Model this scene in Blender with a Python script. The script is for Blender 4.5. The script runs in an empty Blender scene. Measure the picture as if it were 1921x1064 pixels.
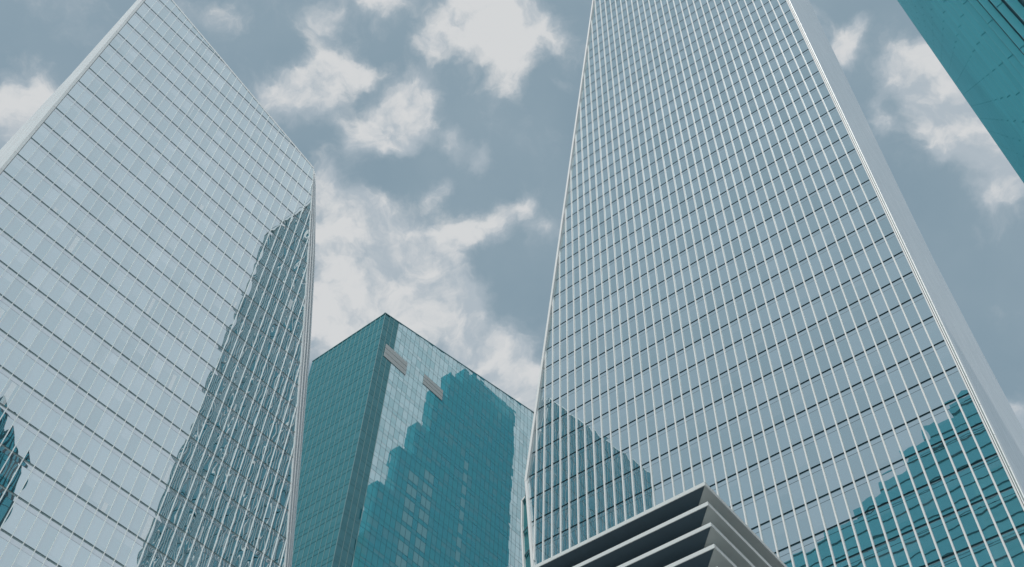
import bpy, math, random
import numpy as np
from mathutils import Vector, Matrix

random.seed(7)
RNG = np.random.default_rng(11)
S = bpy.context.scene
COL = S.collection
rad = math.radians

# ------------------------------------------------------------------ camera
EYE = np.array([0.0, 0.0, 1.6])
CAMX = np.array([0.99836983, -0.04613518, 0.033604])
CAMY = np.array([-0.05707612, -0.80699199, 0.58779779])
CAMZ = np.array([0.0, -0.58875757, -0.80830967])
cam = bpy.data.cameras.new('camera')
cam.sensor_fit = 'HORIZONTAL'
cam.sensor_width = 36.0
cam.lens = 37.52
cam.clip_start = 0.1
cam.clip_end = 20000
camo = bpy.data.objects.new('camera', cam)
COL.objects.link(camo)
mw = Matrix.Identity(4)
for i in range(3):
    mw[i][0], mw[i][1], mw[i][2], mw[i][3] = CAMX[i], CAMY[i], CAMZ[i], EYE[i]
camo.matrix_world = mw
S.camera = camo

S.view_settings.view_transform = 'Standard'
S.view_settings.look = 'None'
S.view_settings.exposure = 0.0
S.view_settings.gamma = 1.0
S.cycles.max_bounces = 8
S.cycles.glossy_bounces = 6
S.cycles.diffuse_bounces = 3
S.cycles.sample_clamp_indirect = 6.0
S.cycles.use_denoising = True

# ------------------------------------------------------------------ sun and sky
SUN_AZ, SUN_EL = 202.0, 61.0          # compass azimuth from +Y towards +X
sd = Vector((math.sin(rad(SUN_AZ)) * math.cos(rad(SUN_EL)),
             math.cos(rad(SUN_AZ)) * math.cos(rad(SUN_EL)), math.sin(rad(SUN_EL))))
sun = bpy.data.lights.new('sun', 'SUN')
sun.energy = 4.0
sun.angle = rad(0.5)
sun.color = (1.0, 0.955, 0.9)
suno = bpy.data.objects.new('sun', sun)
suno.rotation_euler = sd.to_track_quat('Z', 'Y').to_euler()
COL.objects.link(suno)

world = bpy.data.worlds.new('World')
S.world = world
world.use_nodes = True
NT = world.node_tree
NT.nodes.clear()


def node(nt, kind, **kw):
    n = nt.nodes.new(kind)
    for k, v in kw.items():
        if k == 'op':
            n.operation = v
        elif hasattr(n, k):
            setattr(n, k, v)
    return n


def link(nt, a, b):
    nt.links.new(a, b)


def math_(nt, op, a, b=None, c=None, clamp=False):
    n = nt.nodes.new('ShaderNodeMath')
    n.operation = op
    n.use_clamp = clamp
    for i, v in enumerate((a, b, c)):
        if v is None:
            continue
        if isinstance(v, (int, float)):
            n.inputs[i].default_value = v
        else:
            nt.links.new(v, n.inputs[i])
    return n.outputs[0]


def mix_(nt, fac, a, b, blend='MIX'):
    n = nt.nodes.new('ShaderNodeMix')
    n.data_type = 'RGBA'
    n.blend_type = blend
    for sock, v in ((n.inputs[0], fac), (n.inputs[6], a), (n.inputs[7], b)):
        if isinstance(v, (int, float)):
            sock.default_value = v
        elif isinstance(v, tuple):
            sock.default_value = (*v, 1.0) if len(v) == 3 else v
        else:
            nt.links.new(v, sock)
    return n.outputs[2]


def sky_dir(x, y):
    """direction on the sky of a cloud (bearing read off the camera's own optics)"""
    v = CAMX * (x - 960.5) / 2002 - CAMY * (y - 532) / 2002 - CAMZ
    return v / np.linalg.norm(v)


CLOUDS = [  # bearing, size, weight of every cloud puff
    (20, 205, 62, .75), (70, 200, 45, .6), (10, 275, 60, .35), (60, 290, 45, .25),
    (700, -10, 55, .75), (745, 10, 40, .45), (800, 85, 42, .6), (860, 70, 60, .8), (935, 60, 62, 1.0), (975, 20, 60, .8), (990, 110, 42, .6),
    (975, 160, 34, .5), (880, 20, 60, .7), (610, 38, 38, .7), (1055, 85, 34, .42), (1062, 160, 26, .36), (1020, 40, 34, .5),
    (645, 110, 46, .8), (600, 140, 44, .7), (545, 170, 44, .75), (500, 180, 36, .6), (610, 190, 42, .7), (680, 130, 30, .5), (560, 215, 30, .35),
    (760, 200, 56, 1.0), (730, 235, 56, .95), (690, 245, 44, .8), (785, 170, 36, .7),
    (855, 262, 26, .55), (892, 300, 26, .62), (830, 335, 30, .5), (815, 360, 22, .3), (930, 470, 30, .3),
    (615, 345, 44, .8), (650, 385, 50, .7), (690, 430, 56, .8), (760, 450, 62, .85), (830, 450, 52, .8), (890, 425, 46, .8), (945, 420, 40, .65), (990, 385, 34, .75),
    (1025, 440, 38, .7), (610, 460, 60, .75), (650, 500, 60, .65), (730, 510, 55, .5), (820, 510, 40, .4), (600, 590, 60, .75), (680, 590, 60, .8), (750, 560, 60, .85),
    (820, 560, 52, .9), (860, 600, 52, .9), (880, 650, 52, .9), (940, 660, 50, .85), (985, 690, 46, .8), (960, 740, 50, .7), (1020, 760, 60, .6), (780, 620, 60, .7), (650, 650, 60, .7),
    (1590, 85, 42, .8), (1570, 110, 34, .6), (1530, 25, 26, .42), (1610, 45, 26, .5), (1645, 190, 28, .6), (1662, 235, 26, .6), (1690, 140, 38, .5), (1735, 105, 50, .75), (1770, 170, 58, .9), (1790, 230, 56, .95),
    (1750, 245, 36, .6), (1840, 260, 60, .8), (1890, 300, 50, .6), (1880, 372, 40, .75), (1920, 360, 34, .55), (1905, 780, 36, .55), (1930, 830, 40, .5), (1760, 300, 30, .35),
    (330, 5, 60, .35), (420, 30, 40, .3), (480, 10, 50, .32), (150, 60, 90, .2),
]


def build_sky():
    nt = NT
    out = nt.nodes.new('ShaderNodeOutputWorld')
    bg = nt.nodes.new('ShaderNodeBackground')
    bg.inputs[1].default_value = 0.1
    sky = nt.nodes.new('ShaderNodeTexSky')
    sky.sky_type = 'NISHITA'
    sky.sun_disc = False
    sky.sun_elevation = rad(SUN_EL)
    sky.sun_rotation = rad(SUN_AZ)
    sky.altitude = 50
    sky.air_density = 1.0
    sky.dust_density = 2.5
    sky.ozone_density = 1.5
    tc = nt.nodes.new('ShaderNodeTexCoord')
    D = tc.outputs['Generated']

    def noise(vec, scale, detail, rough, dist=0.0):
        n = nt.nodes.new('ShaderNodeTexNoise')
        n.inputs['Scale'].default_value = scale
        n.inputs['Detail'].default_value = detail
        n.inputs['Roughness'].default_value = rough
        n.inputs['Distortion'].default_value = dist
        nt.links.new(vec, n.inputs['Vector'])
        return n
    # ragged edges: the direction is shifted a little by turbulence
    w1 = noise(D, 14.0, 5.0, 0.55)
    vm = node(nt, 'ShaderNodeVectorMath', op='SUBTRACT')
    link(nt, w1.outputs['Color'], vm.inputs[0])
    vm.inputs[1].default_value = (.5, .5, .5)
    vs = node(nt, 'ShaderNodeVectorMath', op='SCALE')
    link(nt, vm.outputs[0], vs.inputs[0])
    vs.inputs['Scale'].default_value = 0.07
    va = node(nt, 'ShaderNodeVectorMath', op='ADD')
    link(nt, D, va.inputs[0])
    link(nt, vs.outputs[0], va.inputs[1])
    vn = node(nt, 'ShaderNodeVectorMath', op='NORMALIZE')
    link(nt, va.outputs[0], vn.inputs[0])
    acc = None
    for (x, y, r, a) in CLOUDS:
        c = sky_dir(x, y)
        k = 2.0 / (r * 0.98 / 2150.0) ** 2
        d = node(nt, 'ShaderNodeVectorMath', op='DOT_PRODUCT')
        link(nt, vn.outputs[0], d.inputs[0])
        d.inputs[1].default_value = tuple(c)
        e = math_(nt, 'EXPONENT', math_(nt, 'MULTIPLY_ADD', d.outputs['Value'], k, -k))
        acc = math_(nt, 'MULTIPLY', e, a) if acc is None else math_(nt, 'MULTIPLY_ADD', e, a, acc)
    # the rest of the sky: broken cloud from low-frequency noise, thinning towards the mapped part
    dv = node(nt, 'ShaderNodeVectorMath', op='DOT_PRODUCT')
    link(nt, D, dv.inputs[0])
    dv.inputs[1].default_value = tuple(-CAMZ)
    away = nt.nodes.new('ShaderNodeMapRange')
    away.inputs[1].default_value = math.cos(rad(36))
    away.inputs[2].default_value = math.cos(rad(44))
    link(nt, dv.outputs['Value'], away.inputs[0])
    big = noise(D, 2.6, 3.0, 0.5)
    gen = math_(nt, 'MULTIPLY', math_(nt, 'SUBTRACT', big.outputs['Fac'], 0.50), 1.6, clamp=True)
    acc = math_(nt, 'MULTIPLY_ADD', gen, away.outputs[0], math_(nt, 'MINIMUM', acc, 0.92))
    fine = noise(vn.outputs[0], 24.0, 10.0, 0.60, 0.15)
    fld = math_(nt, 'MULTIPLY_ADD', math_(nt, 'SUBTRACT', fine.outputs['Fac'], 0.5), 1.35, acc)
    dens = nt.nodes.new('ShaderNodeMapRange')
    dens.interpolation_type = 'SMOOTHSTEP'
    dens.inputs[1].default_value = 0.06
    dens.inputs[2].default_value = 0.86
    link(nt, fld, dens.inputs[0])
    # thin veil so that the blue is uneven
    veil = noise(D, 7.0, 4.0, 0.55)
    vfac = math_(nt, 'MULTIPLY', math_(nt, 'SUBTRACT', veil.outputs['Fac'], 0.38), 0.75, clamp=True)
    # sunlit upper side and shaded belly: the same turbulence sampled a little towards the sun
    up = node(nt, 'ShaderNodeVectorMath', op='ADD')
    link(nt, vn.outputs[0], up.inputs[0])
    up.inputs[1].default_value = (0.002, -0.011, 0.009)
    fine2 = noise(up.outputs[0], 24.0, 5.0, 0.55, 0.15)
    finea = noise(vn.outputs[0], 24.0, 5.0, 0.55, 0.15)
    rel = math_(nt, 'SUBTRACT', finea.outputs['Fac'], fine2.outputs['Fac'])
    sh = noise(vn.outputs[0], 9.0, 4.0, 0.5)
    lit = math_(nt, 'MULTIPLY_ADD', rel, 2.0, fld)
    lit = math_(nt, 'MULTIPLY_ADD', math_(nt, 'SUBTRACT', sh.outputs['Fac'], 0.5), 2.4, lit)
    shade = nt.nodes.new('ShaderNodeMapRange')
    shade.interpolation_type = 'SMOOTHSTEP'
    shade.inputs[1].default_value = 0.34
    shade.inputs[2].default_value = 1.22
    link(nt, lit, shade.inputs[0])
    cloud_col = mix_(nt, shade.outputs[0], (4.25, 4.9, 5.45), (6.55, 6.7, 6.8))
    hs = nt.nodes.new('ShaderNodeHueSaturation')
    hs.inputs['Saturation'].default_value = 0.62
    hs.inputs['Hue'].default_value = 0.487
    link(nt, sky.outputs[0], hs.inputs['Color'])
    blue = mix_(nt, 0.72, hs.outputs[0], (2.5, 3.65, 4.4))
    blue = mix_(nt, vfac, blue, (3.9, 4.75, 5.3))
    # unseen sky shaped for the glass to mirror: hazy bright to the south-east, deep blue to the south, soft blue to the south-west
    def lobe(az, el, r_in, r_out):
        d = node(nt, 'ShaderNodeVectorMath', op='DOT_PRODUCT')
        link(nt, D, d.inputs[0])
        d.inputs[1].default_value = (math.sin(rad(az)) * math.cos(rad(el)), math.cos(rad(az)) * math.cos(rad(el)), math.sin(rad(el)))
        r = nt.nodes.new('ShaderNodeMapRange')
        r.interpolation_type = 'SMOOTHSTEP'
        r.inputs[1].default_value = math.cos(rad(r_out))
        r.inputs[2].default_value = math.cos(rad(r_in))
        link(nt, d.outputs['Value'], r.inputs[0])
        return r.outputs[0]
    zone = mix_(nt, lobe(112, 50, 25, 60), (4.2, 4.9, 5.4), (6.2, 6.8, 7.4))
    zone = mix_(nt, lobe(240, 48, 20, 45), zone, (4.4, 5.1, 5.7))
    zone = mix_(nt, lobe(176, 42, 12, 34), zone, (1.3, 2.7, 3.3))
    zone = mix_(nt, lobe(68, 50, 8, 26), zone, (8.2, 8.5, 8.7))  # bright patch added out of view to lift the right tower's end wall
    blue = mix_(nt, math_(nt, 'MULTIPLY', away.outputs[0], 0.93), blue, zone)
    dfac = math_(nt, 'MULTIPLY', dens.outputs[0], math_(nt, 'MULTIPLY_ADD', away.outputs[0], -0.55, 1.0))
    final = mix_(nt, dfac, blue, cloud_col)
    link(nt, final, bg.inputs[0])
    link(nt, bg.outputs[0], out.inputs[0])


build_sky()
world.cycles.sampling_method = 'MANUAL'
world.cycles.sample_map_resolution = 512


# ------------------------------------------------------------------ materials
def new_mat(name):
    m = bpy.data.materials.new(name)
    m.use_nodes = True
    m.node_tree.nodes.clear()
    return m, m.node_tree


def glass_mat(name, tint, base, blind, fmin, rough=0.0, blind_amt=0.5, strip=(.8, .83, .85), vary=.07, rare=.975):
    """coated curtain-wall glass: mirror layer over a dim interior with blinds"""
    m, nt = new_mat(name)
    out = nt.nodes.new('ShaderNodeOutputMaterial')
    at = nt.nodes.new('ShaderNodeAttribute')
    at.attribute_name = 'pane'
    sp = nt.nodes.new('ShaderNodeSeparateColor')
    link(nt, at.outputs['Color'], sp.inputs[0])
    r1, r2, r3 = sp.outputs[0], sp.outputs[1], sp.outputs[2]
    uv = nt.nodes.new('ShaderNodeUVMap')
    uv.uv_map = 'UVMap'
    sx = nt.nodes.new('ShaderNodeSeparateXYZ')
    link(nt, uv.outputs[0], sx.inputs[0])
    u, v = sx.outputs[0], sx.outputs[1]
    drawn = math_(nt, 'GREATER_THAN', v, r1)                       # roller blind hangs from the top
    bfac = math_(nt, 'MULTIPLY', math_(nt, 'MULTIPLY', drawn, r2), blind_amt)
    colr = mix_(nt, bfac, base, blind)
    # now and then a pale strip (a lamp, a column, a board) shows behind the glass
    lit = math_(nt, 'GREATER_THAN', r3, rare)
    band = math_(nt, 'MULTIPLY', math_(nt, 'GREATER_THAN', u, 0.30), math_(nt, 'LESS_THAN', u, math_(nt, 'MULTIPLY_ADD', r2, .5, .35)))
    band = math_(nt, 'MULTIPLY', band, math_(nt, 'LESS_THAN', v, math_(nt, 'MULTIPLY_ADD', r1, .8, .1)))
    colr = mix_(nt, math_(nt, 'MULTIPLY', lit, band), colr, strip)
    dif = nt.nodes.new('ShaderNodeBsdfDiffuse')
    link(nt, colr, dif.inputs[0])
    gl = nt.nodes.new('ShaderNodeBsdfGlossy')
    gl.inputs['Color'].default_value = (*tint, 1)
    gl.inputs['Roughness'].default_value = rough
    fr = nt.nodes.new('ShaderNodeFresnel')
    fr.inputs[0].default_value = 1.55
    f = math_(nt, 'MULTIPLY_ADD', fr.outputs[0], 1 - fmin, fmin, clamp=True)
    f = math_(nt, 'SUBTRACT', f, math_(nt, 'MULTIPLY', math_(nt, 'MULTIPLY', lit, band), 0.35))
    # small differences of coating from pane to pane
    f = math_(nt, 'MULTIPLY', f, math_(nt, 'MULTIPLY_ADD', r3, -vary, 1.0))
    mx = nt.nodes.new('ShaderNodeMixShader')
    link(nt, f, mx.inputs[0])
    link(nt, dif.outputs[0], mx.inputs[1])
    link(nt, gl.outputs[0], mx.inputs[2])
    link(nt, mx.outputs[0], out.inputs[0])
    return m


def solid_mat(name, col, rough=0.5, metal=0.0, var=0.06, scale=3.0, spec=0.5, streak=0.0, coat=0.0):
    m, nt = new_mat(name)
    out = nt.nodes.new('ShaderNodeOutputMaterial')
    b = nt.nodes.new('ShaderNodeBsdfPrincipled')
    tc = nt.nodes.new('ShaderNodeTexCoord')
    n = nt.nodes.new('ShaderNodeTexNoise')
    n.inputs['Scale'].default_value = scale
    n.inputs['Detail'].default_value = 5
    mp = nt.nodes.new('ShaderNodeMapping')
    mp.inputs['Scale'].default_value = (1, 1, 0.12 if streak else 1)
    link(nt, tc.outputs['Object'], mp.inputs[0])
    link(nt, mp.outputs[0], n.inputs['Vector'])
    c = mix_(nt, n.outputs['Fac'], tuple(x * (1 - var - streak) for x in col), tuple(min(1, x * (1 + var)) for x in col))
    link(nt, c, b.inputs['Base Color'])
    b.inputs['Roughness'].default_value = rough
    b.inputs['Metallic'].default_value = metal
    b.inputs['Specular IOR Level'].default_value = spec
    b.inputs['Coat Weight'].default_value = coat
    b.inputs['Coat Roughness'].default_value = 0.15
    link(nt, b.outputs[0], out.inputs[0])
    return m


def panel_mat(name, col, rough, pw, ph, seam, metal=0.0, axis='y', spec=0.5, coat=0.0):
    """metal cladding in panels with thin seams (brick texture in object space, metres)"""
    m, nt = new_mat(name)
    out = nt.nodes.new('ShaderNodeOutputMaterial')
    b = nt.nodes.new('ShaderNodeBsdfPrincipled')
    uv = nt.nodes.new('ShaderNodeUVMap')
    uv.uv_map = 'UVMap'
    br = nt.nodes.new('ShaderNodeTexBrick')
    br.offset = 0.0
    br.inputs['Scale'].default_value = 1.0
    br.inputs['Brick Width'].default_value = pw
    br.inputs['Row Height'].default_value = ph
    br.inputs['Mortar Size'].default_value = seam
    br.inputs['Mortar Smooth'].default_value = 0.2
    br.inputs['Bias'].default_value = 0.0
    br.inputs['Color1'].default_value = (*[x * 0.93 for x in col], 1)
    br.inputs['Color2'].default_value = (*[min(1, x * 1.04) for x in col], 1)
    br.inputs['Mortar'].default_value = (*[x * 0.45 for x in col], 1)
    link(nt, uv.outputs[0], br.inputs['Vector'])
    nz = nt.nodes.new('ShaderNodeTexNoise')
    nz.inputs['Scale'].default_value = 0.35
    nz.inputs['Detail'].default_value = 6
    mp = nt.nodes.new('ShaderNodeMapping')
    mp.inputs['Scale'].default_value = (3.0, 0.25, 1)
    link(nt, uv.outputs[0], mp.inputs[0])
    link(nt, mp.outputs[0], nz.inputs['Vector'])
    k = nt.nodes.new('ShaderNodeMapRange')
    k.inputs[3].default_value = 0.9
    k.inputs[4].default_value = 1.06
    link(nt, nz.outputs['Fac'], k.inputs[0])
    cc = nt.nodes.new('ShaderNodeVectorMath')
    cc.operation = 'SCALE'
    link(nt, br.outputs['Color'], cc.inputs[0])
    link(nt, k.outputs[0], cc.inputs['Scale'])
    link(nt, cc.outputs[0], b.inputs['Base Color'])
    b.inputs['Roughness'].default_value = rough
    b.inputs['Metallic'].default_value = metal
    b.inputs['Specular IOR Level'].default_value = spec
    b.inputs['Coat Weight'].default_value = coat
    bp = nt.nodes.new('ShaderNodeBump')
    bp.inputs['Strength'].default_value = 0.3
    bp.inputs['Distance'].default_value = 0.02
    bp.invert = True
    link(nt, br.outputs['Fac'], bp.inputs['Height'])
    link(nt, bp.outputs[0], b.inputs['Normal'])
    link(nt, b.outputs[0], out.inputs[0])
    return m


M = {}
M['glass_a'] = glass_mat('clear_mirror_glass', (.88, .97, 1.0), (.05, .17, .20), (.46, .50, .52), .68, blind_amt=.6, vary=.11)
M['spandrel_a'] = glass_mat('pale_spandrel_glass', (.86, .92, .95), (.25, .30, .33), (.45, .5, .52), .66, blind_amt=.2, rare=2)
M['glass_b'] = glass_mat('silver_mirror_glass', (.735, .845, .895), (.035, .13, .155), (.16, .24, .27), .74, blind_amt=.55, rare=2, vary=.15)
M['spandrel_b'] = glass_mat('silver_spandrel_glass', (.735, .845, .895), (.06, .14, .17), (.16, .24, .27), .74, blind_amt=.3, rare=2)
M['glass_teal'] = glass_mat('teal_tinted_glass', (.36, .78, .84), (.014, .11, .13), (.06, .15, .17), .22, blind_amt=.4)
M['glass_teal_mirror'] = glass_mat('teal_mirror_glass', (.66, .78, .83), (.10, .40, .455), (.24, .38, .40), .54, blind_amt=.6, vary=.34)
M['corner_reflection'] = glass_mat('corner_glass_painted_reflection', (.26, .58, .65), (.012, .07, .085), (.015, .08, .10), .19, blind_amt=.5)  # dark building mirrored at the corner, painted in as glass colour
M['white_fin'] = solid_mat('white_painted_aluminium', (.74, .745, .75), .65, 0, .03, spec=.25)
M['bright_trim'] = solid_mat('bright_white_trim', (.92, .93, .94), .4, 0, .02, coat=.5)
M['grey_fin'] = solid_mat('silver_grey_aluminium', (.84, .86, .87), .36, 0.2, .03)
M['white_wall'] = panel_mat('white_metal_panels', (.84, .85, .86), .45, 1.5, 4.2, .02, coat=.2)
M['grey_wall'] = panel_mat('pale_grey_metal_panels', (.88, .90, .92), .36, 1.5, 4.2, .03, metal=0, coat=.8)
M['joint_light'] = solid_mat('grey_green_floor_joint', (.27, .35, .36), .5, 0.2, .05)
M['joint_dark'] = solid_mat('dark_navy_floor_joint', (.045, .115, .145), .6, 0, .05)
M['joint_teal'] = solid_mat('dark_teal_joint', (.02, .085, .11), .5, 0, .05)
M['backing'] = solid_mat('dark_backing', (.02, .045, .055), .7, 0, .05)
M['coping_teal'] = solid_mat('teal_coping', (.10, .26, .29), .5, 0, .05)
M['teal_line'] = solid_mat('pale_teal_mullion', (.20, .33, .34), .4, 0, .05)
M['lower'] = glass_mat('lower_storey_glass', (.6, .82, .86), (.03, .12, .14), (.1, .2, .22), .5)
M['fin_teal'] = solid_mat('teal_metal_fin', (.17, .57, .63), .36, 0.8, .08, 1.2, streak=.05)
M['navy_gap'] = solid_mat('navy_recess', (.02, .055, .085), .5, 0, .1)
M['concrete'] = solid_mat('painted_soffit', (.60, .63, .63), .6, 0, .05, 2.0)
M['shade_soffit'] = solid_mat('soffit_painted_shade', (.08, .12, .155), .3, 0, .08, 1.0, coat=.3)  # same soffit as the right side, with its shade put into the colour
M['fascia'] = solid_mat('pale_grey_fascia', (.66, .69, .70), .5, 0, .03, 1.0)
M['dark_glazing'] = solid_mat('dark_glazing', (.012, .022, .03), .12, 0, .05)
M['panel_beige'] = solid_mat('pale_louvre_panel', (.42, .45, .455), .6, 0, .08)
M['asphalt'] = solid_mat('asphalt', (.07, .07, .072), .85, 0, .2, 6)
M['paving'] = panel_mat('paving_slabs', (.30, .30, .29), .8, .6, .6, .01)
M['paint'] = solid_mat('road_paint', (.75, .75, .73), .6, 0, .1)
M['roofing'] = solid_mat('roof_membrane', (.3, .31, .31), .8, 0, .1)
M['teal_cladding'] = glass_mat('teal_cladding_glass', (.34, .84, .92), (.12, .50, .58), (.09, .30, .34), .46, rough=.05, rare=2)

# ------------------------------------------------------------------ helpers


def thing(name, label, cat, loc, group=None):
    o = bpy.data.objects.new(name, None)
    COL.objects.link(o)
    o.location = loc
    o.empty_display_size = 2
    o['label'] = label
    o['category'] = cat
    if group:
        o['group'] = group
    return o


class MB:
    """collects polygons for one mesh"""

    def __init__(self):
        self.v, self.f, self.uv, self.col, self.sm = [], [], [], [], []

    def quad(self, pts, uvs=None, col=(.5, .5, .5)):
        b = len(self.v)
        self.v += [tuple(p) for p in pts]
        self.f.append(tuple(range(b, b + len(pts))))
        self.uv += uvs if uvs is not None else [(0, 0)] * len(pts)
        self.col += [col] * len(pts)

    def box(self, o, a, b, c):
        """parallelepiped from corner o along three edge vectors"""
        o, a, b, c = map(np.asarray, (o, a, b, c))
        if np.dot(np.cross(a, b), c) < 0:
            a, b = b, a
        P = [o, o + a, o + a + b, o + b, o + c, o + a + c, o + a + b + c, o + b + c]
        la, lb, lc = (float(np.linalg.norm(x)) for x in (a, b, c))
        for idx, (w, h) in (((0, 3, 2, 1), (lb, la)), ((4, 5, 6, 7), (la, lb)), ((0, 1, 5, 4), (la, lc)),
                            ((1, 2, 6, 5), (lb, lc)), ((2, 3, 7, 6), (la, lc)), ((3, 0, 4, 7), (lb, lc))):
            self.quad([P[i] for i in idx], [(0, 0), (w, 0), (w, h), (0, h)])

    def prism(self, poly, ext, uvs=None):
        """planar polygon (world points) extruded by vector ext"""
        poly = [np.asarray(p) for p in poly]
        ext = np.asarray(ext)
        n = len(poly)
        nor = np.zeros(3)
        for i in range(n):
            nor += np.cross(poly[i], poly[(i + 1) % n])
        if np.dot(nor, ext) > 0:
            poly = poly[::-1]
            uvs = uvs[::-1] if uvs else None
        top = [p + ext for p in poly]
        self.quad(poly, uvs or [(p[0], p[2]) for p in poly])
        self.quad(top[::-1], (uvs or [(p[0], p[2]) for p in poly])[::-1])
        for i in range(n):
            j = (i + 1) % n
            L = float(np.linalg.norm(poly[j] - poly[i]))
            E_ = float(np.linalg.norm(ext))
            self.quad([poly[j], poly[i], top[i], top[j]], [(0, 0), (0, L), (E_, L), (E_, 0)])

    def pane(self, F, s0, s1, z0, z1, col, nx=4, nz=6, amp=0.0, tilt=0.0):
        """one sheet of glass, gently bowed and leaning as real panes are"""
        b = len(self.v)
        ts, tz = RNG.normal(0, tilt, 2)
        ph = RNG.uniform(0, 6.28, 4)
        a1 = RNG.normal(1.0, .7) * amp
        a2 = RNG.normal(0, .8) * amp
        a3 = RNG.normal(0, .5) * amp
        w, h = s1 - s0, z1 - z0
        for j in range(nz + 1):
            for i in range(nx + 1):
                x, y = i / nx, j / nz
                s, z = s0 + w * x, z0 + h * y
                d = (ts * (x - .5) * w + tz * (y - .5) * h
                     + a1 * (math.sin(math.pi * x) * math.sin(math.pi * y))
                     + a2 * math.sin(2 * math.pi * x + ph[0]) * (.6 + .4 * math.sin(math.pi * 1.5 * y + ph[1]))
                     + a3 * math.sin(2.2 * math.pi * y + ph[2]))
                s, z = F.clip(s, z)
                self.v.append(tuple(F.at(s, d, z)))
        for j in range(nz):
            for i in range(nx):
                q = (b + j * (nx + 1) + i, b + j * (nx + 1) + i + 1, b + (j + 1) * (nx + 1) + i + 1, b + (j + 1) * (nx + 1) + i)
                if F.flip:
                    q = q[::-1]
                ids = [(i, j), (i + 1, j), (i + 1, j + 1), (i, j + 1)]
                if F.flip:
                    ids = ids[::-1]
                self.f.append(q)
                self.uv += [(a / nx, c / nz) for a, c in ids]
                self.col += [col] * 4

    def build(self, name, mat, parent=None, smooth=False, origin=None):
        me = bpy.data.meshes.new(name)
        if origin is None:
            origin = np.array(base_of(parent)) if parent is not None else np.zeros(3)
        V = np.array(self.v, float) - origin
        me.from_pydata(V.tolist(), [], self.f)
        uvl = me.uv_layers.new(name='UVMap')
        uvl.data.foreach_set('uv', np.array(self.uv, 'f').ravel())
        ca = me.color_attributes.new('pane', 'FLOAT_COLOR', 'CORNER')
        c4 = np.ones((len(self.col), 4), 'f')
        c4[:, :3] = self.col
        ca.data.foreach_set('color', c4.ravel())
        if smooth:
            me.polygons.foreach_set('use_smooth', [True] * len(me.polygons))
        me.materials.append(mat)
        me.update()
        o = bpy.data.objects.new(name, me)
        COL.objects.link(o)
        if parent is not None:
            o.parent = parent
        else:
            o.location = origin
        return o


BASES = {}


def base_of(o):
    while o.parent is not None:
        o = o.parent
    return tuple(o.location)


class Face:
    """a vertical facade plane: s runs along it, d outwards, z up"""

    def __init__(self, P, az, toward=(0, 0), left=None, right=None, top=None):
        self.P = np.array([P[0], P[1], 0.0])
        self.h = np.array([math.sin(rad(az)), math.cos(rad(az)), 0.0])
        n = np.array([self.h[1], -self.h[0], 0.0])
        if np.dot(np.array([toward[0], toward[1], 0]) - self.P, n) < 0:
            n = -n
        self.n = n
        self.flip = np.dot(np.cross(self.h, [0, 0, 1]), n) < 0
        self.left = left or (lambda z: -1e9)
        self.right = right or (lambda z: 1e9)
        self.top = top or (lambda s: 1e9)

    def at(self, s, d, z):
        return self.P + self.h * s + self.n * d + np.array([0, 0, z])

    def clip(self, s, z):
        z = min(z, self.top(s))
        return min(max(s, self.left(z)), self.right(z)), z

    def bar(self, mb, s0, z0, s1, z1, w, d0, d1):
        """straight bar in the facade plane from (s0,z0) to (s1,z1)"""
        a, b = self.at(s0, d0, z0), self.at(s1, d0, z1)
        ax = b - a
        L = np.linalg.norm(ax)
        side = np.cross(ax / L, self.n) * w
        mb.box(a - side / 2, ax, side, self.n * (d1 - d0))


def interp(pts):
    zs = [p[0] for p in pts]
    ss = [p[1] for p in pts]
    return lambda z: float(np.interp(z, zs, ss))


def rnd_pane(dark=.5):
    r = random.random()
    lvl = random.choice((.02, .15, .35, .55, .7, .8, .9, 1.1, 1.1)) if r < .8 else random.random()
    return (lvl, random.random() ** 1.3, random.random())


def band(F, root, z0, z1, step, off, sr, gmat, name='window_band', nx=4, nz=6, amp=.0, tilt=.0, colf=rnd_pane, gap=.004, parent_mesh=None):
    """one storey's row of panes = one part"""
    mb = MB()
    smin, smax = sr
    k0 = math.floor((smin - off) / step)
    k1 = math.ceil((smax - off) / step)
    n = 0
    for k in range(k0, k1):
        a, b = off + k * step, off + (k + 1) * step
        a, b = max(a, smin), min(b, smax)
        lo = max(min(F.left(z0), F.left(z1)), -1e8)
        hi = max(F.right(z0), F.right(z1))
        if b - a < .12 or a > hi or b < lo:
            continue
        if min(F.top(a), F.top(b)) < z0 and max(F.top(a), F.top(b)) < z0:
            continue
        mb.pane(F, a + gap / 2, b - gap / 2, z0, z1, colf(), nx, nz, amp, tilt)
        n += 1
    if not n:
        return None
    return mb.build(name, gmat, root, smooth=True)


# ------------------------------------------------------------------ ground, road, pavement
def sheet(name, x0, y0, x1, y1, z, mat, rot=41.4, kind='structure', th=0.0):
    h = np.array([math.sin(rad(rot)), math.cos(rad(rot)), 0.0])
    n = np.array([h[1], -h[0], 0.0])
    mb = MB()
    p = [n * a + h * b + np.array([0, 0, z]) for a, b in ((x0, y0), (x1, y0), (x1, y1), (x0, y1))]
    if th:
        mb.prism(p, (0, 0, -th), [(x0, y0), (x1, y0), (x1, y1), (x0, y1)])
    else:
        mb.quad(p, [(x0, y0), (x1, y0), (x1, y1), (x0, y1)])
    o = mb.build(name, mat)
    o['kind'] = kind
    return o


sheet('ground', -3000, -3000, 3000, 3000, -0.12, M['asphalt'])
sheet('pavement', -3.5, -150, 60, 300, 0.0, M['paving'], th=.12)
sheet('pavement', -100, -150, -18.2, 300, 0.0, M['paving'], th=.12)
sheet('road', -18, -400, -3.7, 400, -0.116, M['asphalt'])

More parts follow.
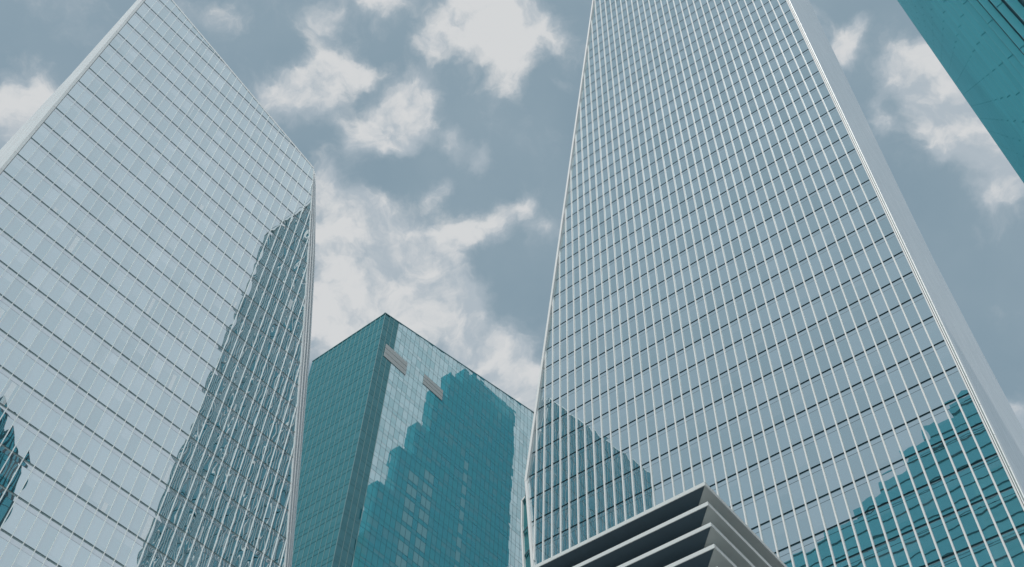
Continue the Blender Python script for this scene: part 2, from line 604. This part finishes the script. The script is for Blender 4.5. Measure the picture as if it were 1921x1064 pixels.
GN = np.array([math.sin(rad(41.4)), math.cos(rad(41.4)), 0.0])      # street grid: along
GM = np.array([GN[1], -GN[0], 0.0])                                 # street grid: across


def grid(m, n, z=0.0):
    return GM * m + GN * n + np.array([0, 0, z])


FH = 4.2

# ------------------------------------------------------------------ the right-hand white-finned tower
def tower_right():
    P = (46.487, 69.425)
    right = interp([(60, 53.2), (88, 55.56), (103.1, 57.07), (252.6, 40.56), (262, 39.5)])
    F = Face(P, -48.605, left=lambda z: 0.0, right=right, top=lambda s: 261.0 - .1 * s)
    root = thing('glass_tower', 'tallest glass tower with bright white vertical fins, right behind the grey slab building', 'tower', F.at(28, -10, 0), 'glass and white fin towers')
    z_first = 183.90
    step, off = 1.385, 0.19
    ZB = 62.0
    zl = z_first + FH * 19
    while zl - FH > ZB:
        if zl - FH < 262:
            wb = band(F, root, zl - FH, zl - .90, step, off, (0.1, 60), M['glass_b'], nx=4, nz=6, amp=.0012, tilt=.0016)
            if wb:
                spb = band(F, wb, zl - .85, zl - .28, step, off, (0.1, 60), M['spandrel_b'], 'spandrel_strip', 4, 2, .0010, .0022)
                mb = MB()
                s1 = right(zl - .14)
                zt = min(zl, F.top(0))
                mb.box(F.at(0.1, -.13, zl - .30), F.h * (s1 - .15), F.n * .05, (0, 0, .32))
                mb.build('floor_joint', M['joint_dark'], wb)
        zl -= FH
    # fins
    k = 0
    while True:
        s = off + step * k
        if s > 57.0:
            break
        zt = min(F.top(s), 103.1 + (57.07 - s) / .11043 if s < 57.07 else 103)
        zt -= 0.05
        zb = ZB
        for z in np.arange(ZB, 104, 1.0):
            if right(z) >= s:
                zb = z
                break
        mb = MB()
        mb.box(F.at(s - .075, -.05, zb), F.h * .15, F.n * .22, (0, 0, zt - zb))
        mb.build('vertical_fin', M['white_fin'], root)
        k += 1
    # slanted edge beam, lower edge beam, roof coping
    mb = MB()
    F.bar(mb, 57.15, 103.1, 39.6, 262, .38, -.25, .42)
    mb.build('edge_beam', M['white_fin'], root)
    mb = MB()
    F.bar(mb, 53.2, ZB, 57.12, 103.2, .34, -.25, .40)
    mb.build('edge_beam', M['white_fin'], root)
    mb = MB()
    F.bar(mb, -.4, 261.2, 39.8, 257.3, .5, -.4, .3)
    mb.build('roof_coping', M['white_fin'], root)
    # folded corner facet below the kink
    K = F.at(57.15, -.05, 103.1)
    A = F.at(58.9, -1.5, 101.9)
    B = F.at(58.8, -1.5, 97.0)
    C_ = F.at(56.3, -1.5, 66)
    D_ = F.at(53.3, -.05, 62)
    mb = MB()
    mb.quad([K, D_, C_, B, A] if False else [K, A, B, C_, D_], [(0, 0)] * 5, (.9, .1, .3))
    mb.build('corner_facet', M['glass_teal'], root)
    mb = MB()
    F.bar(mb, 57.15, 103.1, 58.95, 101.6, .22, -1.5, -1.1)
    F.bar(mb, 58.95, 101.8, 58.85, 97.0, .22, -1.5, -1.1)
    F.bar(mb, 58.85, 97.1, 56.4, 66, .22, -1.5, -1.1)
    mb.build('outer_edge_beam', M['white_fin'], root)
    for (z0, s0) in ((84, 55.0), (88, 55.4), (92, 55.9), (96, 56.3)):
        mb = MB()
        mb.box(F.at(s0, -.3, z0), F.h * 2.6 + F.n * -1.2, F.n * .1, (0, 0, .25))
        mb.build('facet_joint', M['joint_dark'], root)
    # end wall (turned towards the camera's right), tapering with height
    prof = [(60, 27), (96.8, 24.5), (110.7, 22.2), (129.9, 20.2), (142.9, 21.05), (251.3, 31.0), (262, 32.0)]
    mb = MB()
    back = -F.n
    poly = [F.at(-.30, -.02, 60)] + [F.at(-.30, -d, z) for z, d in prof] + [F.at(-.30, -.02, 262)]
    uvs = [(0, 60)] + [(d, z) for z, d in prof] + [(0, 262)]
    mb.prism(poly, F.h * .14, uvs)
    mb.build('end_wall', M['grey_wall'], root)
    mb = MB()
    mb.box(F.at(-.04, -.1, 60), F.h * .09, F.n * .16, (0, 0, 201))
    mb.build('edge_trim', M['grey_fin'], root)
    mb = MB()
    mb.box(F.at(-.15, -.30, 60), F.h * .10, F.n * .12, (0, 0, 201))
    mb.build('edge_groove', M['joint_light'], root)
    # backing and rear of the block
    mb = MB()
    poly = [F.at(0, -.2, 60), F.at(right(60) - .2, -.2, 60), F.at(57.0, -.2, 103.1), F.at(39.5, -.2, 257), F.at(0, -.2, 260.8)]
    mb.prism(poly, -F.n * 19.5)
    mb.build('core_block', M['backing'], root)
    mb = MB()
    mb.box(F.at(0, -19.5, 0), F.h * 52, F.n * 19.3, (0, 0, 60))
    mb.build('lower_storeys', M['lower'], root)


# ------------------------------------------------------------------ the left-hand tower
def tower_left():
    P = (-62.47, 68.099)
    right = interp([(60, 59.0), (87.5, 54.04), (95.95, 52.41), (128.56, 46.39), (141.2, 43.8), (166.1, 38.85), (176, 36.9)])
    top = lambda s: 174.9 - .2275 * s
    F = Face(P, 42.014, left=lambda z: 0.0, right=right, top=top)
    root = thing('glass_tower', 'pale glass tower on the left with slanting roof, thin mullions and white end wall', 'tower', F.at(22, -8, 0), 'glass and white fin towers')
    step, off = 1.365, .04
    ZB = 66.0
    zl = 167.11 + FH * 2
    while zl - FH > ZB:
        wb = band(F, root, zl - FH, zl - .885, step, off, (0.02, 62), M['glass_a'], nx=8, nz=8, amp=.0015, tilt=.0021)
        if wb:
            band(F, wb, zl - .86, zl - .28, step, off, (0.02, 62), M['spandrel_a'], 'spandrel_strip', 6, 3, .0010, .0030)
            mb = MB()
            z = zl - .15
            s1 = right(z)
            # stop where the sloping roof cuts the storey
            smax = min(s1, max(0, (174.9 - zl) / .2275))
            if smax > 1:
                mb.box(F.at(0.02, -.09, zl - .30), F.h * (smax - .05), F.n * .06, (0, 0, .32))
                mb.build('floor_joint', M['joint_light'], wb)
        zl -= FH
    k = 1
    while True:
        s = off + step * k
        if s > 58:
            break
        # upper end: roof, or the slanted right edge
        zt = top(s)
        for z in np.arange(ZB, 176, .25):
            if right(z) < s:
                zt = min(zt, z)
                break
        if zt < ZB + 1:
            break
        mb = MB()
        mb.box(F.at(s - .03, -.05, ZB), F.h * .06, F.n * .18, (0, 0, zt - .02 - ZB))
        mb.build('mullion', M['grey_fin'], root)
        k += 1
    mb = MB()
    F.bar(mb, -.5, 175.10, 38.9, 166.14, .42, -.3, .04)
    mb.build('roof_coping', M['bright_trim'], root)
    # slanted right edge with its chamfer and three thin fins
    edge = [(66, 57.9), (87.5, 54.04), (128.56, 46.39), (166.1, 38.85)]
    outer = [(66.5, 60.4), (89.3, 55.78), (113.2, 51.86), (131.9, 48.53), (144.9, 45.89), (168.8, 39.95)]
    oz = interp(outer)
    ez = interp(edge)
    mb = MB()
    poly_i = [F.at(ez(z), -.02, z) for z in np.linspace(66, 165.5, 12)]
    poly_o = [F.at(oz(z + 1.5), -1.5, z + 1.5) for z in np.linspace(66, 165.5, 12)]
    for i in range(11):
        mb.quad([poly_i[i], poly_o[i], poly_o[i + 1], poly_i[i + 1]])
    mb.build('corner_chamfer', M['bright_trim'], root)
    for t, d0, w in ((0.0, .12, .14), (.33, -.2, .10), (.66, -.6, .16), (1.0, -1.1, .16)):
        mb = MB()
        zs = np.linspace(66, 165.8, 6)
        for i in range(5):
            s0 = ez(zs[i]) * (1 - t) + oz(zs[i] + 1.5) * t
            s1 = ez(zs[i + 1]) * (1 - t) + oz(zs[i + 1] + 1.5) * t
            F.bar(mb, s0, zs[i] + .75 * t, s1, zs[i + 1] + .75 * t - .01, w, d0 - .35 - t * .3, d0)
        mb.build('corner_fin', M['bright_trim'], root)
    # white end wall
    prof = [(60, 32), (110, 25), (136.9, 18.36), (152.7, 10.6), (178.7, 6.7)]
    mb = MB()
    poly = [F.at(-.40, .06, 60)] + [F.at(-.40, -d, z) for z, d in prof] + [F.at(-.40, .06, 175.3)]
    uvs = [(0, 60)] + [(d, z) for z, d in prof] + [(0, 175.3)]
    mb.prism(poly, F.h * .38, uvs)
    mb.build('end_wall', M['white_wall'], root)
    mb = MB()
    poly = [F.at(0, -.2, 60), F.at(ez(66) - .2, -.2, 60), F.at(38.7, -.2, 165.8), F.at(0, -.2, 174.6)]
    mb.prism(poly, -F.n * 6.2)
    mb.build('core_block', M['joint_light'], root)
    mb = MB()
    mb.box(F.at(0, -30, 0), F.h * 55, F.n * 29.8, (0, 0, 60))
    mb.build('lower_storeys', M['lower'], root)


# ------------------------------------------------------------------ the teal tower between them
def tower_teal():
    P = (-31.596, 167.038)
    top = lambda s: 214.95 + .2495 * s
    FL = Face(P, -48.4, left=lambda z: 0.0, top=lambda s: 214.95)
    FR = Face(P, 41.6, left=lambda z: 0.0, top=top)
    root = thing('glass_tower', 'dark teal glass tower with a sloping roofline, far back between the two pale towers', 'tower', FR.at(30, -14, 0))
    pitch = 4.04
    z0 = 172.92 - pitch * 11
    WL, WR = 26.4, 64.0
    z = z0
    while z < 232:
        # right face: a tall vision pane over a lower spandrel row; the corner strip's dark reflection is put into its glass colour
        def colr():
            return (random.choice((.1, .3, .6, 1.1, 1.1)), random.random(), random.random() * .96)
        if z < 231:
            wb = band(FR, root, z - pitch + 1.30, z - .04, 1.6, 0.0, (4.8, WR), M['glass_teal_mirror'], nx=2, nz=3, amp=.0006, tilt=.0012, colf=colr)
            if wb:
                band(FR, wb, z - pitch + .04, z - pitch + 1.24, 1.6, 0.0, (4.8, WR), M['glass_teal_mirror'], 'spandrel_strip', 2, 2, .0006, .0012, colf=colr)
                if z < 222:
                    band(FR, wb, z - pitch + 1.30, z - .04, 1.6, 0.0, (0.02, 4.8), M['corner_reflection'], 'corner_pane_row', 2, 3, .0008, .003, colf=colr)
                    band(FR, wb, z - pitch + .04, z - pitch + 1.24, 1.6, 0.0, (0.02, 4.8), M['corner_reflection'], 'corner_pane_row', 2, 2, .0008, .003, colf=colr)
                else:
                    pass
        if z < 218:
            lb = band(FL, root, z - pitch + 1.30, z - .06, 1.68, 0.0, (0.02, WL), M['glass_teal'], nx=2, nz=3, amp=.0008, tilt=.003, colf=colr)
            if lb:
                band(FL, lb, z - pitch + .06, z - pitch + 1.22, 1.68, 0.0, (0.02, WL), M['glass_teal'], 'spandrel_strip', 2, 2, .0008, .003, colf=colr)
        z += pitch
    k = 0
    while 1.68 * k <= WL + .1:
        s = 1.68 * k
        mb = MB()
        mb.box(FL.at(s - .05, -.05, z0 - 4), FL.h * .10, FL.n * .13, (0, 0, 214.9 - z0 + 4))
        mb.build('mullion', M['teal_line'], root)
        k += 1
    k = 1
    while 1.6 * k <= WR:
        s = 1.6 * k
        mb = MB()
        w = .10 if k < 4 else .05
        mb.box(FR.at(s - w / 2, -.05, z0 - 4), FR.h * w, FR.n * (.12 if k < 4 else .07), (0, 0, top(s) - z0 + 3.9))
        mb.build('mullion', M['teal_line'] if k < 4 else M['joint_teal'], root)
        k += 1
    # pale louvre panels high on the right face
    for (s0, s1, za, zb) in ((2.1, 9.9, 200.1, 204.9), (16.1, 23.3, 202.6, 206.4)):
        h = (zb - za) / 3
        mb = MB()
        for r in range(3):
            mb.box(FR.at(s0, .02, za + r * h + .05), FR.h * (s1 - s0), FR.n * .10, (0, 0, h - .14))
        mb.build('louvre_panel', M['panel_beige'], root)
    # lighter panes with drawn blinds, one column after another down the building
    for (col, zt, n) in ((10, 172.92, 8), (11, 172.92, 8), (13, 176.96, 8), (14, 176.96, 8), (21, 189.9, 11), (37, 172.9, 6), (38, 172.9, 6)):
        for r in range(n):
            mb = MB()
            zz = zt - pitch * r
            mb.pane(FR, col * 1.6 + .05, col * 1.6 + 1.55, zz - pitch + 1.34, zz - .08, (.0, 1.0, .2), 2, 3, .0006, .002)
            for i, v in enumerate(mb.v):
                mb.v[i] = tuple(np.array(v) + FR.n * .012)
            o = mb.build('blind_window', M['glass_blind'], root, smooth=True)
    mb = MB()
    FR.bar(mb, -.2, 215.0, WR, top(WR) + .05, .22, -.5, .10)
    mb.build('roof_coping', M['coping_teal'], root)
    mb = MB()
    FL.bar(mb, .12, 215.1, WL, 215.1, .22, -.5, .10)
    mb.build('roof_coping', M['coping_teal'], root)
    mb = MB()
    zb = z0 - 4
    c0 = FR.at(.3, -.3, 0)
    poly = [FR.at(.2, -.2, zb), FR.at(WR, -.2, zb), FR.at(WR, -.2, top(WR) - .2), FR.at(.2, -.2, 214.8)]
    mb.prism(poly, -FR.n * (WL - .2))
    mb.build('core_block', M['joint_teal'], root)
    mb = MB()
    mb.box(FR.at(.2, -WL, 0), FR.h * (WR - .2), FR.n * (WL - .2), (0, 0, zb))
    mb.build('lower_storeys', M['lower'], root)


# ------------------------------------------------------------------ the slab building in front
def slab_building():
    C4 = np.array([11.721, 44.869, 0.0])
    hl = np.array([math.sin(rad(-48.6)), math.cos(rad(-48.6)), 0.0])
    hr = np.array([math.sin(rad(41.4)), math.cos(rad(41.4)), 0.0])
    LL, LR = 20.0, 17.0
    root = thing('slab_building', 'grey building of stacked projecting slabs cut off by the bottom edge of the photo', 'building', C4 + hl * 8 + hr * 8)
    zt = 44.94
    pit, th, rec = 1.52, .26, 2.4
    for k in range(9):
        z = zt - pit * k
        o = C4 + np.array([0, 0, z - th])
        mb = MB()                                   # the slab itself, its soffit of pale concrete
        mb.box(o + hl * .05 + hr * .05 + np.array([0, 0, .022]), hl * (LL - .1), hr * (LR - .1), (0, 0, th - .035))
        sl = mb.build('slab', M['concrete'], root)
        mb = MB()                                   # fascia strips mitred at the corner
        for a, b, L in ((hl, hr, LL), (hr, hl, LR)):
            i0, i1 = o, o + a * L
            j0, j1 = o + a * .048 + b * .048, o + a * L + b * .048
            zz = np.array([0, 0, th])
            mb.quad([i0, i1, i1 + zz, i0 + zz])
            mb.quad([j0, j1, i1, i0])
            mb.quad([i0 + zz, i1 + zz, j1 + zz, j0 + zz])
            mb.quad([i1, j1, j1 + zz, i1 + zz])
        mb.build('fascia', M['fascia'], sl)
        dn = np.array([0, 0, .006])                 # soffit linings, mitred along the corner diagonal; left side's shade is in the colour
        for a, b, L, W, mt in ((hl, hr, LL, LR, 'shade_soffit'), (hr, hl, LR, LL, 'concrete')):
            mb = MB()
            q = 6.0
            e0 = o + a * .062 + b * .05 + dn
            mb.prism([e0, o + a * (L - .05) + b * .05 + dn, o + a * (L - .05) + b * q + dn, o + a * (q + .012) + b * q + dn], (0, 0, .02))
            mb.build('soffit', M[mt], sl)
        if k < 8:                                   # recessed glazing between two slabs
            mb = MB()
            g = C4 + hl * (rec - .8) + hr * (rec + .8) + np.array([0, 0, z - pit])
            mb.box(g, hl * (LL - 2 * rec), hr * (LR - 2 * rec), (0, 0, pit - th))
            mb.build('recessed_glazing', M['dark_glazing'], root)
            mb = MB()
            mb.box(g - hl * .06, hl * .055, hr * (LR - 2 * rec), (0, 0, pit - th))  # unseen pale wall added to throw light onto the right-hand soffits
            mb.build('bounce_wall', M['fascia'], root)
    mb = MB()
    mb.box(C4 + hl * 1 + hr * 1, hl * (LL - 2), hr * (LR - 2), (0, 0, zt - pit * 8 - th))
    mb.build('lower_storeys', M['lower'], root)


# ------------------------------------------------------------------ the finned teal tower at the upper right
def tower_fins():
    m0, n0 = 2.803, 58.06
    root = thing('finned_tower', 'teal tower of close vertical fins at the upper right corner, seen steeply along its side', 'tower', grid(m0 + 15, n0 - 30))
    L = 49.0
    pitch = 1.5
    top = lambda n: (156.0 + min(13.0, 1.12 * (n0 - n))) if n > n0 - 12.2 else 94.0
    fh = 4.65
    nf = int(L / pitch)
    tw = math.tan(rad(8))
    for k in range(nf):
        n = n0 - pitch * k - .06
        if k > 34 and k % 1:
            continue
        mb = MB()
        zt = top(n)
        zs = 8.0
        zf = 20.2
        a = zs
        # each fin is made of storey-high lengths with a hairline joint between them
        while a < zt - .1:
            b = min(zt, zf + fh * (math.floor((a - zf + .001) / fh) + 1))
            A0 = grid(m0, n, a)
            mb.box(A0, GM * -.19 + GN * (.19 * tw), GN * -.05, (0, 0, b - a - .045))
            a = b
        mb.build('vertical_fin', M['fin_teal'], root)
    for k in range(nf):
        n = n0 - pitch * k - .12
        mb = MB()
        zt = top(n - .7) - .2
        a = 8.0
        while a < zt - .2:
            b = min(zt, 20.2 + fh * (math.floor((a - 20.2 + .001) / fh) + 1))
            mb.box(grid(m0 + .015, n - .58, a + .06), GM * -.04, GN * -.84, (0, 0, b - a - .16))
            a = b
        for i in range(0):
            pass
        mb.col = [(random.choice((.3, .6, 1.1)), random.random(), random.random())] * len(mb.col)
        mb.build('wall_panel', M['teal_cladding'], root)
    mb = MB()
    poly = [grid(m0 + .02, n0, 0), grid(m0 + .02, n0 - L, 0), grid(m0 + .02, n0 - L, 93.9), grid(m0 + .02, n0 - 12.2, 93.9), grid(m0 + .02, n0 - 12.2, 168.9), grid(m0 + .02, n0 - 11.7, 168.9), grid(m0 + .02, n0, 155.9)]
    mb.prism(poly, GM * 14)
    mb.build('core_block', M['navy_gap'], root)
    mb = MB()
    mb.box(grid(m0 - .2, n0, 8), GM * 14.3, GN * .12, (0, 0, 147.9))
    mb.build('end_wall', M['fin_teal'], root)


# ------------------------------------------------------------------ towers seen only as reflections
def tower_behind():
    F0 = grid(-22, -25)
    root = thing('stepped_tower', 'teal stepped tower behind the viewer, mirrored in the lower right of the tallest tower', 'tower', grid(-55, -40))
    steps = [(-22, -32, 189.5), (-32, -38, 185.5), (-38, -45, 181.5), (-45, -52, 176.5), (-52, -60, 172.8), (-60, -68, 169.5), (-68, -80, 166.0), (-80, -95, 163.0)]
    for m1, m2, z in steps:
        mb = MB()
        w = m1 - m2
        for kz in range(int(z / 4.1)):
            pass
        mb.box(grid(m2, -60, 0), GM * w, GN * 34.9, (0, 0, z))
        mb.build('tower_block', M['teal_cladding_pale'], root)
    Fb = Face(grid(-22, -25)[:2], 131.4 + 180, toward=grid(-50, 30)[:2])
    for i in range(0, 40):
        z = 30 + 4.1 * i
        mm = [-s[1] for s in steps if s[2] > z + .5]
        if not mm:
            continue
        mb = MB()
        mb.box(grid(-max(mm) + .1, -25.02, z), GM * (max(mm) - 22.2), GN * .10, (0, 0, .28))
        mb.build('floor_line', M['joint_teal'], root)


def tower_hidden():
    root = thing('stepped_tower', 'teal stepped tower hidden behind the tallest tower, mirrored in the dark teal tower', 'tower', grid(-75, 178))
    steps = [(148, 154, 216.0), (154, 159.5, 235.0), (159.5, 165.5, 250.0), (165.5, 171.5, 272.0), (171.5, 178, 285.0), (178, 183, 293.0), (183, 207, 295.0)]
    for a, b, z in steps:
        mb = MB()
        mb.box(grid(-90, a, 0), GM * 4, GN * (b - a), (0, 0, z))
        mb.build('tower_block', M['teal_cladding'], root)


M['teal_cladding_pale'] = glass_mat('pale_teal_cladding_glass', (.42, .90, .96), (.30, .86, .90), (.15, .40, .44), .44, rough=.05, rare=2)
M['glass_blind'] = glass_mat('blind_behind_teal_glass', (.7, .88, .93), (.16, .36, .39), (.30, .48, .5), .34, blind_amt=.8)
tower_right()
tower_left()
tower_teal()
slab_building()
tower_fins()
tower_behind()
tower_hidden()
